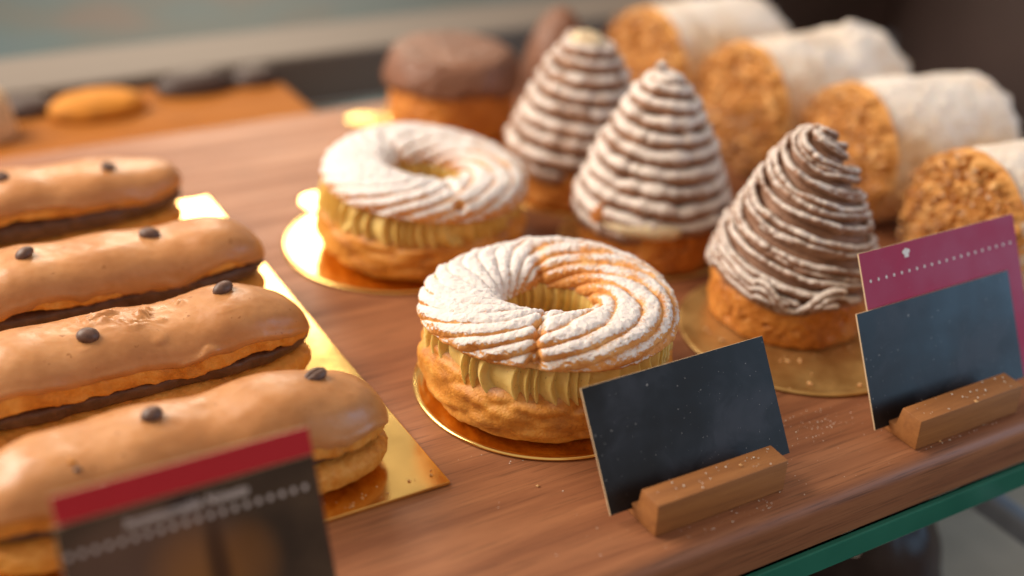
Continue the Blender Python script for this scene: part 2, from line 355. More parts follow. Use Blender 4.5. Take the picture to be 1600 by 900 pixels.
# background pastries beyond the walnut board
dome('yellow_cake', 'blurred bright yellow cake on the orange rear board', 'cake', (0.146, 0.692, -0.004), 0.027, 0.016, 0.012, M['yellow_cake'], 30, power=3.2)
for x, y, rx, ry, h, lab in [(0.108, 0.708, 0.018, 0.012, 0.010, 'small dark chocolate cake between the pale bun and the yellow cake'),
                             (0.208, 0.708, 0.024, 0.012, 0.012, 'dark chocolate cake beside the yellow cake on the orange board'),
                             (0.246, 0.709, 0.015, 0.011, 0.010, 'dark chocolate cake at the end of the orange board')]:
    dome('chocolate_cake', lab, 'cake', (x, y, -0.004), rx, ry, h, M['milk_choc'] if x < 0.1 else M['dark_brown'], 31)
dome('bun', 'pale beige round bun at the edge of the orange rear board', 'bun', (0.083, 0.680, -0.004), 0.016, 0.016, 0.030, M['bun'], 33)
# on the lower level
lc = thing('chocolate_dome', 'dark chocolate dome cake under the glass shelf', 'cake', (0.382, 0.292, -0.142))
dome('glaze', None, None, (0, 0, 0), 0.038, 0.038, 0.062, M['dark_glaze'], 36, parent=lc)
dome('sugar_pearl', None, None, (-0.024, -0.012, 0.047), 0.005, 0.005, 0.005, M['sugar'], 37, parent=lc)

# ------------------------------------------------------------------ gold cake boards
def gold_disc(loc, rad, label, tab_az=None, th=0.0013, mat='gold'):
    pr = [(0, 0), (rad - 0.0006, 0), (rad, 0.0003), (rad + 0.0002, th * 0.6), (rad - 0.0003, th), (rad - 0.0016, th + 0.0001), (rad - 0.0026, th - 0.0002), (rad - 0.0030, th - 0.0002), (rad - 0.0034, th - 0.0002), (0, th - 0.0002)]
    t = thing('cake_board', label, 'cake board', loc, 0, 'round gold cake boards')
    V, ph = lathe(pr, 128); grid_obj('disc', V, True, False, M[mat], t)
    if tab_az is not None:
        n = 24; wdt = 0.010; L = 0.0165
        pts = []
        for k in range(n + 1):
            a = -PI / 2 + PI * k / n
            pts.append((L - wdt + wdt * math.cos(a), wdt * math.sin(a)))
        pts = [(-0.004, -wdt)] + pts + [(-0.004, wdt)]
        bm = bmesh.new(); lo = [bm.verts.new((x, y, 0.0003)) for x, y in pts]; hi = [bm.verts.new((x, y, 0.0009)) for x, y in pts]
        bm.faces.new(lo[::-1]); bm.faces.new(hi)
        for i in range(len(pts)): bm.faces.new((lo[i], lo[(i + 1) % len(pts)], hi[(i + 1) % len(pts)], hi[i]))
        me = bpy.data.meshes.new('tab'); bm.to_mesh(me); bm.free()
        obj('tab', me, M['gold'], t, (rad * math.cos(tab_az), rad * math.sin(tab_az), 0.0), (0, 0, tab_az))
    return t
GZ = 0.0013
gold_disc((0.2234, 0.3310, 0.0002), 0.050, 'round gold board under the paris-brest nearest the black card')
gold_disc((0.2231, 0.4638, 0.0002), 0.050, 'round gold board with a tab, glowing white, under the far ring pastry', R(103))
gold_disc((0.3407, 0.3180, 0.0002), 0.050, 'crumb-strewn round gold board under the cone beside the magenta card', mat='worn_gold')
gold_disc((0.3306, 0.4150, 0.0002), 0.040, 'gold board under the thick-coiled middle chestnut cone', mat='worn_gold')
gold_disc((0.3360, 0.4860, 0.0002), 0.040, 'gold board under the chestnut cone with the broken tip')
gold_disc((0.3190, 0.5860, 0.0002), 0.044, 'gold board with a tab under the flat brown chocolate tart', R(149))
o = obj('gold_board', box_mesh('gold_board', 0.010, 0.162, 0.2915, 0.5442, 0.0002, 0.0016, 0.0003), M['gold'])
tag(o, 'rectangular gold board under the row of coffee eclairs', 'cake board')

# ------------------------------------------------------------------ paris-brest
def paris_brest(loc, label, seam, seed, heavy, tilt=(0, 0, 0)):
    t = thing('paris_brest', label, 'pastry', loc, 0, 'ring pastries dusted with sugar')
    # base ring
    nu, nv = 260, 90
    ph = np.linspace(0, 2 * PI, nu, endpoint=False)[:, None]; th = np.linspace(0, 2 * PI, nv, endpoint=False)[None, :]
    rc, a = 0.0305, 0.0168
    sn = np.sin(th); cs = np.cos(th)
    sq = np.sign(cs) * np.abs(cs) ** 0.75
    z = np.where(sn > 0, 0.0125 + 0.0105 * np.abs(sn) ** 0.8, 0.0125 - 0.0125 * np.abs(sn) ** 0.7)
    P0 = np.stack([np.cos(ph) * (rc + a * sq), np.sin(ph) * (rc + a * sq), z + 0 * ph], -1)
    wv = noise(P0, 60, seed) * 0.9
    pat = np.abs(np.sin((9 * th - 12 * ph) / 2 + wv)) ** 0.8
    lay = 0.5 + 0.5 * np.sin(z * 1150 + 2.2 * noise(P0, 45, seed + 3) + 3 * ph)
    P0[..., 2] += 0.0065 * np.exp(-((((ph - R(168) + PI) % (2 * PI)) - PI) / 0.55) ** 2) * np.maximum(cs, 0) * np.maximum(sn, 0) ** 0.5
    d = 0.0013 * (pat - 0.6) + 0.0009 * (lay - 0.5) + 0.0014 * fbm(P0, 70, seed + 1) + 0.0006 * fbm(P0, 330, seed + 2)
    V = P0 + np.stack([np.cos(ph) * cs, np.sin(ph) * cs, 0.55 * sn + 0 * ph], -1) * d[..., None]
    V[..., 2] = np.maximum(V[..., 2], 0)
    Nn = grid_normals(V, True, True)
    sug = sstep(0.45, 0.9, Nn[..., 2]) * (np.sin(th) > 0.2) * 0.35 * (0.5 + 0.5 * noise(P0, 240, seed + 9))
    cav = sstep(0.1, 0.6, fbm(P0, 120, seed + 5)) * 0.7
    grid_obj('bottom_shell', V, True, True, M['choux'], t, {'sugar': sug, 'cav': cav})
    # piped cream: a row of leaning shells all the way round
    nu, nv = 900, 26
    ph = np.linspace(0, 2 * PI, nu, endpoint=False)[:, None]; u = np.linspace(0, 1, nv)[None, :]
    def side(r0, sgn, nrid, amp, sd):
        zz = 0.0188 + u * 0.0135
        jit = 1.3 * noise(np.stack([np.cos(ph) * 2.2, np.sin(ph) * 2.2, 0 * ph], -1), 2.0, sd)
        phase = nrid * ph + jit * 4.5 + 2.2 * np.sin(u * 2.6) * (1 + 0.4 * noise(np.stack([np.cos(ph), np.sin(ph), 0 * ph], -1), 4.0, sd + 1))
        pf = (phase / (2 * PI)) % 1.0; rid = np.where(pf < 0.8, (pf / 0.8) ** 1.2, ((1 - pf) / 0.2) ** 0.8)
        sag = np.sin(u * PI) ** 0.6
        r = r0 + sgn * (amp * (rid - 0.35) + 0.0016 * sag - 0.0012 * u + 0.0009 * noise(np.stack([np.cos(ph) * r0 + 0 * u, np.sin(ph) * r0 + 0 * u, zz + 0 * ph], -1), 90, sd + 2))
        return np.stack([np.cos(ph) * r, np.sin(ph) * r, zz + 0 * ph], -1)
    outer = side(0.0430, 1, 46, 0.0037, seed); inner = side(0.0175, -1, 26, 0.0022, seed + 4)[:, ::-1]
    V = np.concatenate([outer, inner], 1)
    grid_obj('cream', V, True, True, M['cream'], t)
    # twisted top ring
    nu, nv = 540, 220
    pa = np.linspace(0, 2 * PI, nu, endpoint=False); ph = pa[:, None]; th = np.linspace(0, 2 * PI, nv, endpoint=False)[None, :]
    rc, a = 0.0318, 0.0152
    sn = np.sin(th); cs = np.cos(th); sq = np.sign(cs) * np.abs(cs) ** 0.82
    z = np.where(sn > 0, 0.0334 + 0.0092 * np.abs(sn) ** 0.85, 0.0334 - 0.0040 * np.abs(sn) ** 0.6)
    P0 = np.stack([np.cos(ph) * (rc + a * sq), np.sin(ph) * (rc + a * sq), z + 0 * ph], -1)
    q = (ph - seam) % (2 * PI)                                    # angle counted from the seam
    K = 11
    turn = np.where(q < R(198), q * 1.15, R(198) * 1.15 + (q - R(198)) * 2.0) + 0.10 * np.sin(3 * q)
    wv = 0.9 * noise(P0, 38, seed + 6) + 0.35 * noise(P0, 110, seed + 7)
    phase = K * (th - turn) + wv
    rid = np.abs(np.sin(phase / 2)) ** 0.6
    amp = 0.0025 * (0.75 + 0.35 * noise(P0, 30, seed + 8)) * np.where(sn < -0.2, 0.35, 1.0)
    soft = (1 - 0.35 * heavy) * (1 - 0.3 * sstep(-0.1, 0.9, np.cos(ph - R(135))))
    d = amp * soft * (rid - 0.72) + 0.0011 * fbm(P0, 60, seed + 10) + 0.00042 * fbm(P0, 260, seed + 15, 3) + 0.00045 * fbm(P0, 800, seed + 11, 3)
    dq = np.minimum(q, 2 * PI - q)
    wob = 0.10 * noise(P0, 150, seed + 12)
    notch = np.exp(-((dq + wob) / 0.045) ** 2) * (0.5 + 0.5 * sstep(-0.2, 0.5, cs)) * np.where(sn > -0.3, 1, 0.2)
    fold = np.exp(-((q - R(198)) / 0.10) ** 2) * sstep(0.2, 0.9, -cs + 0.5)
    d = d - 0.0034 * notch - 0.0026 * fold
    V = P0 + np.stack([np.cos(ph) * cs, np.sin(ph) * cs, sn + 0 * ph], -1) * d[..., None]
    sc = 1 + 0.025 * np.sin(2 * ph + seed) + 0.012 * np.sin(3 * ph + 2 * seed)
    V[..., :2] *= sc[..., None]
    V[..., 2] += 0.0012 * np.sin(ph + seed) + 0.0008 * np.sin(2 * ph)
    Nn = grid_normals(V, True, True); 
    if Nn[0, nv // 4, 2] < 0: Nn = -Nn
    side_gain = 0.24 * np.cos(ph - R(150)) + 0.03 - 0.38 * (1 - heavy) * sstep(R(90), R(180), q) * sstep(R(199), R(192), q) * sstep(0.5, -0.4, cs)
    sug = 0.62 * sstep(0.0, 0.85, Nn[..., 2]) + 0.50 * (rid - 0.60) + side_gain * (sn > -0.1) + 0.22 * heavy - 0.5 * notch - 0.35 * fold + 0.16 * noise(P0, 120, seed + 14) + 0.16 * fbm(P0, 330, seed + 16, 3)
    sug = np.where(sn < -0.25, 0, sug) * sstep(-0.35, 0.15, Nn[..., 2])
    o = grid_obj('top_shell', V, True, True, M['ring_top'], t, {'sugar': sug})
    o.rotation_euler = tilt
    return t
paris_brest((0.2234, 0.3310, GZ), 'sugar-dusted ring pastry with cream, right behind the black card, in focus', R(231), 3, 0.35)
paris_brest((0.2345, 0.4575, GZ), 'heavily sugared ring pastry with cream on the bright gold board, further back', R(262), 11, 1.0, (R(1), R(1.5), 0))

# ------------------------------------------------------------------ coffee eclairs
def bean_mesh():
    n, k = 28, 20
    u = np.linspace(0, PI, k)[None, :]; v = np.linspace(0, 2 * PI, n, endpoint=False)[:, None]
    x = np.cos(u) + 0 * v; y = np.sin(u) * np.cos(v); z = np.sin(u) * np.sin(v)
    z = np.where(z > 0, z * 0.72, z * 0.95)
    cre = np.exp(-((y - 0.10 * np.sin(x * 3)) / 0.13) ** 2) * (z > 0) * (1 - x ** 6)
    z = z - 0.34 * cre
    V = np.stack([x * 0.0042, y * 0.0031, z * 0.0027], -1)
    return raw_mesh('coffee_bean', V.reshape(-1, 3), grid_faces(n, k, True, False))
BEAN = bean_mesh(); BEAN.materials.append(M['bean'])
def eclair(loc, rz, label, seed, L=0.134, W=0.0184, gap=0.0, beans=(), top=0.0345, drop=0.0, flakes=False, icing_low=-0.1, tip=0.0, fill=0.945, flecks=()):
    t = thing('coffee_eclair', label, 'eclair', loc, rz, 'coffee eclairs in a row on the gold board')
    nu = 200
    tt = np.linspace(-PI / 2, PI / 2, nu)[:, None]; u = np.sin(tt)
    x = u * L / 2
    pw = lambda p, q: np.maximum(1 - np.abs(u) ** p, 0) ** q
    lift = 0.0012 * np.sin(x * 75 + seed) + 0.0008 * np.sin(x * 160 + seed * 2)
    wig = 0.0011 * np.sin(x * 60 + seed * 1.7)
    def loop(a0, zmid, bu, bd, nv, v0=0, v1=2 * PI, p=3.2, q=0.5, ex=0.85, closed=True, droop=0.0):
        v = np.linspace(v0, v1, nv, endpoint=not closed)[None, :]
        cs, sn = np.cos(v), np.sin(v)
        a = a0 * pw(p, q); b = pw(p + 1, q)
        y = a * np.sign(cs) * np.abs(cs) ** ex + wig
        z = zmid + b * np.where(sn > 0, bu * np.abs(sn) ** ex, -bd * np.abs(sn) ** ex) - droop * np.abs(u) ** 6
        return np.stack([x + 0 * v, y, z + 0 * y], -1), cs + 0 * u, sn + 0 * u, v
    # bottom shell
    V, cs, sn, v = loop(W * 1.05, 0.0068, 0.0064, 0.0068, 64, p=5, ex=0.7)
    d = 0.0012 * fbm(V, 75, seed) + 0.0008 * fbm(V, 300, seed + 1) + np.where(sn > 0.1, 0.0012, 0) * fbm(V, 500, seed + 2)
    V = V + np.stack([0 * cs, cs, sn * 0.6], -1) * d[..., None]; V[..., 2] = np.maximum(V[..., 2], 0)
    cav = sstep(0.0, 0.5, fbm(V, 110, seed + 3)) * 0.8 + 0.3 * (sn > 0.2)
    grid_obj('bottom_shell', V, False, True, M['choux'], t, {'cav': np.clip(cav, 0, 1), 'sugar': 0 * cs})
    # filling
    V, cs, sn, v = loop(W * fill, 0.0145 + gap * 0.5, 0.0035 + gap * 0.6, 0.0035 + gap * 0.5, 40, ex=0.6)
    d = 0.0011 * fbm(V, 130, seed + 4) + 0.0004 * fbm(V, 500, seed + 5)
    V = V + np.stack([0 * cs, cs, 0.3 * sn], -1) * d[..., None]
    grid_obj('filling', V, False, True, M['choc_cream'], t)
    # top shell and its icing
    zt = 0.0185 + gap
    def top_surface(nv, v0, v1, closed):
        V, cs, sn, v = loop(W * 0.985, zt, top - zt, 0.0030, nv, v0, v1, p=4.2, q=0.5, ex=0.74, closed=closed, droop=drop)
        V[..., 2] += lift + tip * sstep(0.3, 1.0, u)
        d = 0.0008 * fbm(V * np.array([0.6, 1, 1]), 55, seed + 6, 3) 
        V = V + np.stack([0 * cs, cs, sn], -1) * d[..., None]
        return V, cs, sn, v
    V, cs, sn, v = top_surface(72, 0, 2 * PI, True)
    dd = 0.0007 * fbm(V, 280, seed + 7)
    cut = np.where((sn < 0.1) & (sn > -0.9), 0.0013 * fbm(V, 240, seed + 8), 0)
    V2 = V + np.stack([0 * cs, cs, sn], -1) * (dd + cut)[..., None]
    grid_obj('top_shell', V2, False, True, M['choux'], t, {'cav': np.clip(sstep(-0.1, 0.5, fbm(V, 90, seed + 9)), 0, 1), 'sugar': 0 * cs})
    nv = 110
    ww = np.linspace(0, 1, nv)[None, :]
    xs = np.concatenate([x, 0 * x, 0 * x + seed], 1)
    lowA = icing_low + 0.34 * fbm(xs, 42, seed + 10, 3)[:, None] + 0.17 * noise(xs, 260, seed + 11)[:, None]
    lowB = icing_low + 0.2 * fbm(xs, 50, seed + 12, 3)[:, None]
    va = lowA + (PI - lowB - lowA) * ww
    cs, sn = np.cos(va), np.sin(va)
    ex = 0.74
    a = W * 0.985 * pw(4.2, 0.5); b = pw(5.2, 0.5)
    y = a * np.sign(cs) * np.abs(cs) ** ex + wig
    z = zt + b * np.where(sn > 0, (top - zt) * np.abs(sn) ** ex, -0.0030 * np.abs(sn) ** ex) - drop * np.abs(u) ** 6 + lift + tip * sstep(0.3, 1.0, u)
    V = np.stack([x + 0 * ww, y, z], -1)
    edge = np.minimum(ww, 1 - ww)
    body = 0.0011 * (1 - np.exp(-edge / 0.025)) + 0.0007 * np.exp(-((edge - 0.05) / 0.03) ** 2) * (0.6 + 0.8 * noise(V, 90, seed + 13)) - 0.0007 * np.exp(-edge / 0.008)
    d = 0.0008 * fbm(V * np.array([0.6, 1, 1]), 55, seed + 6, 3) + body + 0.00035 * fbm(V, 120, seed + 14, 3)
    if flakes:
        fl = sstep(-0.05, 0.5, fbm(V, 330, seed + 15, 4, 0.7)) * np.exp(-((V[..., 0] - 0.004) / 0.020) ** 2) * np.exp(-((V[..., 1] - 0.004) / 0.007) ** 2)
        d = d + 0.0021 * fl
        sheet = sstep(0.0, 0.12, fbm(V, 60, seed + 16, 2)) * np.exp(-((V[..., 0] - 0.015) / 0.03) ** 2) * sstep(0.3, 0.7, -cs)
        d = d + 0.0008 * sheet
    V = V + np.stack([0 * cs, cs, sn], -1) * d[..., None]
    grid_obj('icing', V, False, False, M['icing'], t)
    for bx, by, rot in beans:
        i = int(np.argmin(np.abs(x[:, 0] - bx))); j = int(np.argmin(np.abs(V[i, :, 1] - by) + (sn[i] < 0.2)))
        p = V[i, j]
        o = obj('coffee_bean', BEAN, None, t, (p[0], p[1], p[2] + 0.0006), rot)
        o.scale = (0.92 + 0.08 * math.sin(bx * 900), 0.95 + 0.08 * math.sin(bx * 1700), 1.0)
    for k, (bx, by, mt, sz) in enumerate(flecks):
        i = int(np.argmin(np.abs(x[:, 0] - bx))); j = int(np.argmin(np.abs(V[i, :, 1] - by) + (sn[i] < 0.0)))
        f = dome('fleck', None, None, (0, 0, 0), sz, sz * 0.7, sz * 0.8, M[mt], 300 + k, parent=t, rough=0.4, n=12, k=6); f.location = V[i, j]
    return t
XR = 0.150
eclair((XR - 0.067, 0.3190, 0.0016), R(-0.5), 'coffee iced eclair nearest the red topped photo card', 5, beans=[(0.0435, 0.001, (R(8), R(-6), R(14))), (-0.010, 0.001, (R(166), R(4), R(35)))], drop=0.003, icing_low=0.08, gap=-0.0012, fill=0.80, flecks=[(-0.036, -0.0125, 'bean', 0.0012), (-0.0365, -0.0100, 'yellow_cake', 0.0011), (-0.0305, -0.0165, 'vanilla', 0.0011)])
eclair((XR - 0.0685, 0.3825, 0.0016), R(1), 'coffee iced eclair with torn flaky icing, second from the photo card', 23, gap=0.001, beans=[(0.0365, 0.003, (R(170), R(-5), R(20))), (-0.014, -0.006, (R(194), R(6), R(-4)))], drop=0.004, flakes=True, icing_low=0.10)
eclair((XR - 0.064, 0.4440, 0.0016), R(0), 'coffee iced eclair with dark filling showing, third from the photo card', 41, gap=0.0028, fill=0.965, beans=[(0.0228, 0.002, (R(188), R(6), R(-20))), (-0.025, -0.001, (R(150), R(-4), R(40)))], drop=0.002, icing_low=-0.02)
eclair((XR - 0.074, 0.5210, 0.0016), R(0), 'blurred coffee iced eclair at the back edge of the gold board', 58, gap=0.004, fill=0.97, beans=[(0.0345, -0.004, (R(20), R(8), R(60))), (-0.010, -0.003, (R(15), R(0), R(10)))], drop=0.001, icing_low=0.05)

# ------------------------------------------------------------------ chestnut cones
PROF = resample([(0.0325, 0.0170), (0.0345, 0.0210), (0.0335, 0.0265), (0.0285, 0.040), (0.0226, 0.0535), (0.0165, 0.0655), (0.0108, 0.0755), (0.0062, 0.0805), (0.0010, 0.0825)], 300)
def cone_at(s, prof=PROF):
    i = np.clip(s, 0, 1) * (len(prof) - 1)
    return np.interp(i, np.arange(len(prof)), prof[:, 0]), np.interp(i, np.arange(len(prof)), prof[:, 1])
def tart_base(t, rad, h, seed, mat='crust'):
    pr = resample([(0, 0), (rad - 0.002, 0), (rad - 0.0004, 0.001), (rad, 0.004), (rad, h - 0.002), (rad - 0.001, h), (rad - 0.0035, h + 0.0003), (rad - 0.005, h - 0.001), (0, h - 0.001)], 130)
    V, ph = lathe(pr, 200)
    d = 0.0013 * fbm(V, 80, seed) + 0.0009 * fbm(V, 320, seed + 1) - 0.0012 * sstep(0.25, 0.5, fbm(V, 210, seed + 2))
    V[..., :2] *= (1 + d / 0.03)[..., None]; V[..., 2] = np.maximum(V[..., 2] + 0.6 * d * (V[..., 2] > 0.01), 0)
    return grid_obj('tart_base', V, True, False, M[mat], t)
def strand_obj(name, s, phi, rad, seed, t, off=0.0, sugar_gain=0.0, jag=1.0, squash=1.0, prof=PROF, sides=10):
    r, z = cone_at(s, prof)
    P = np.stack([np.cos(phi) * r, np.sin(phi) * r, z], -1)
    jr = 0.0007 * jag * noise(P, 130, seed) + 0.0004 * jag * noise(P, 420, seed + 1)
    nr = np.stack([np.cos(phi) * 0.85, np.sin(phi) * 0.85, 0 * phi + 0.53], -1)
    P = P + nr * (off + jr)[:, None]; P[:, 2] += 0.0006 * jag * noise(P, 110, seed + 2)
    rr = rad * (1 + 0.16 * jag * noise(P, 260, seed + 3)) * sstep(0, 0.012, np.linspace(0, 1, len(s))) ** 0.5 * sstep(0, 0.008, np.linspace(1, 0, len(s))) ** 0.5
    V = tube(P, rr, sides, squash, nr)
    V += 0.00025 * jag * noise(V, 900, seed + 4)[..., None] * nr[:, None]
    Nn = V - P[:, None]; Nn /= np.linalg.norm(Nn, axis=-1, keepdims=True) + 1e-9
    out = (Nn * nr[:, None]).sum(-1)
    sug = 0.02 + 0.78 * sstep(0.25, 1.0, Nn[..., 2] * 0.75 + 0.35 * out) + sugar_gain + 0.26 * noise(V, 140, seed + 5) + 0.14 * noise(V, 420, seed + 6)
    return grid_obj(name, V, False, True, M['chestnut'], t, {'sugar': sug}, caps=('u0', 'u1'))
def core(t, shrink, prof=PROF, z0=0.0):
    pr = np.vstack([[0, prof[0, 1]], np.stack([np.maximum(prof[:, 0] - shrink, 0.0004), prof[:, 1] - shrink * 0.5], 1)])
    V, ph = lathe(resample(pr, 60), 64)
    return grid_obj('cream_core', V, True, False, M['chestnut'], t, {'sugar': np.zeros(V.shape[:2])})
def chestnut_cone(loc, label, kind, seed, rz=0):
    t = thing('mont_blanc', label, 'pastry', loc, rz, 'chestnut cream cones on tart bases')
    tart_base(t, 0.0335, 0.0195, seed)
    if kind == 'fine':
        core(t, 0.0012)
        starts, turns = 12, 1.75
        s = np.linspace(1.0, 0.06, 620)
        for j in range(starts):
            ph0 = 2 * PI * j / starts + 0.25 * math.sin(j * 2.3)
            phi = ph0 + 2 * PI * turns * ((1 - s) ** 1.03) + 0.10 * np.sin(9 * s + j)
            strand_obj('cream_strand', s, phi, np.interp(s, [0, 0.75, 1], [0.0020, 0.0018, 0.0014]) * (1 + 0.12 * math.sin(j * 4.1)), seed + j * 7, t, 0.0004 + 0.0004 * math.sin(j * 2.7), 0.03, 1.4, 0.85)
        # the squiggle where the piping started, low on the front
        for k, (amp, s0, wdt) in enumerate([(0.045, 0.075, 1.0), (0.05, 0.035, 1.05), (0.035, 0.0, 0.9)]):
            q = np.linspace(0, 1, 160); az = R(222) + wdt * (q - 0.35) * R(58)
            sl = s0 + 0.03 + amp * np.sin(q * PI * 2.6 + 0.6) * (1 - 0.3 * q) - 0.06 * np.exp(-((q - 0.42) / 0.2) ** 2)
            strand_obj('cream_strand', np.clip(sl, 0, 1), az - rz, 0.0015, seed + 90 + k, t, 0.0034, 0.30, 1.2)
        for k in range(3):
            q = np.linspace(0, 1, 160); az = R(165) + q * R(60)
            strand_obj('cream_strand', 0.16 - 0.15 * q ** 1.2 - 0.035 * k + 0.04, az - rz, 0.0018, seed + 100 + k, t, 0.0024, 0.08, 1.0)
    else:
        turns = 10.5 if kind == 'coil' else 8.5
        prof = PROF if kind == 'coil' else PROF[:262]
        core(t, 0.0035, prof)
        s = np.linspace(1.0, 0.0, 1500)
        phi = R(40) + 2 * PI * turns * ((1 - s) ** 0.93 + 0.006 * np.sin(s * 31) + 0.004 * np.sin(s * 57 + 1))
        rad = np.interp(s, [0, 0.6, 1.0], [0.0041, 0.0039, 0.0033])
        strand_obj('cream_strand', s, phi, rad, seed, t, -0.0006, 0.14 if kind == 'coil' else -0.06, 1.3, 1.0, prof, 14)
        if kind == 'coil':
            V = tube(np.stack([0.001 * np.sin(np.linspace(0, 3, 20)), 0 * np.linspace(0, 1, 20), np.linspace(0.079, 0.0885, 20)], -1), np.linspace(0.0045, 0.0018, 20), 14, 1.0, np.tile([1.0, 0, 0], (20, 1)))
            V += 0.0008 * noise(V, 250, seed)[..., None]
            o = grid_obj('tip', V, False, True, M['chestnut'], t, {'sugar': np.full(V.shape[:2], 0.62)}, caps=('u0', 'u1')); o.location = (-0.003, 0.0018, 0)
            th = np.linspace(0, 1, 30); pa = R(225) + (th - 0.5) * R(75)
            rr, zz = cone_at(0.05 + 0 * th); P = np.stack([np.cos(pa) * (rr - 0.0002), np.sin(pa) * (rr - 0.0002), zz + 0.002], -1)
            nr = np.stack([np.cos(pa), np.sin(pa), 0 * pa], -1)
            V = tube(P, 0.0042 * np.sin(np.clip(th, 0.02, 0.98) * PI) ** 0.4, 12, 1.0, nr); V += 0.0003 * noise(V, 300, 5)[..., None]
            grid_obj('cream_patch', V, False, True, M['vanilla'], t, None, caps=('u0', 'u1'))
            dome('crust_crumb', None, None, (0.036 * math.cos(R(192)), 0.036 * math.sin(R(192)), 0.0225), 0.0035, 0.003, 0.006, M['crust'], 77, parent=t, rough=0.5)
        else:
            o = dome('cream_patch', None, None, (0, 0, prof[-1, 1] - 0.003), prof[-1, 0] - 0.0005, prof[-1, 0] - 0.0005, 0.0068, M['vanilla'], 78, parent=t, rough=0.35)
    return t
chestnut_cone((0.3466, 0.3325, GZ), 'finely piped chestnut cone beside the magenta card', 'fine', 120)
chestnut_cone((0.3306, 0.4114, GZ), 'thick coiled chestnut cone with white tip behind the in-focus ring pastry', 'coil', 140)
chestnut_cone((0.3360, 0.4822, GZ), 'chestnut cone with broken top showing pale cream, next to the brown tart', 'broken', 160)
ct = thing('chocolate_tart', 'flat topped brown chocolate tart behind the far ring pastry', 'tart', (0.3190, 0.5870, GZ))
tart_base(ct, 0.0352, 0.0275, 170)
pr = resample([(0.030, 0.0255), (0.0365, 0.0262), (0.0385, 0.0290), (0.0382, 0.0325), (0.0362, 0.0385), (0.0338, 0.0425), (0.0305, 0.0445), (0.024, 0.0452), (0.0, 0.0452)], 80)
V, ph = lathe(pr, 140)
d = 0.0010 * fbm(V, 60, 171) + 0.0007 * fbm(V, 300, 172); low = sstep(0.034, 0.027, V[..., 2])
V[..., :2] *= (1 + (d + low * 0.002 * fbm(V, 110, 173)) / 0.03)[..., None]; V[..., 2] += d - low * 0.004 * sstep(0.0, 0.5, fbm(np.stack([V[..., 0], V[..., 1], 0 * V[..., 2]], -1), 55, 174))
grid_obj('chocolate_dome', V, True, False, M['milk_choc'], ct)
dome('chocolate_cone', 'small brown chocolate cone peeking over the broken-tipped chestnut cone', 'pastry', (0.402, 0.606, 0.0), 0.024, 0.024, 0.057, M['milk_choc'], 190, power=1.7)

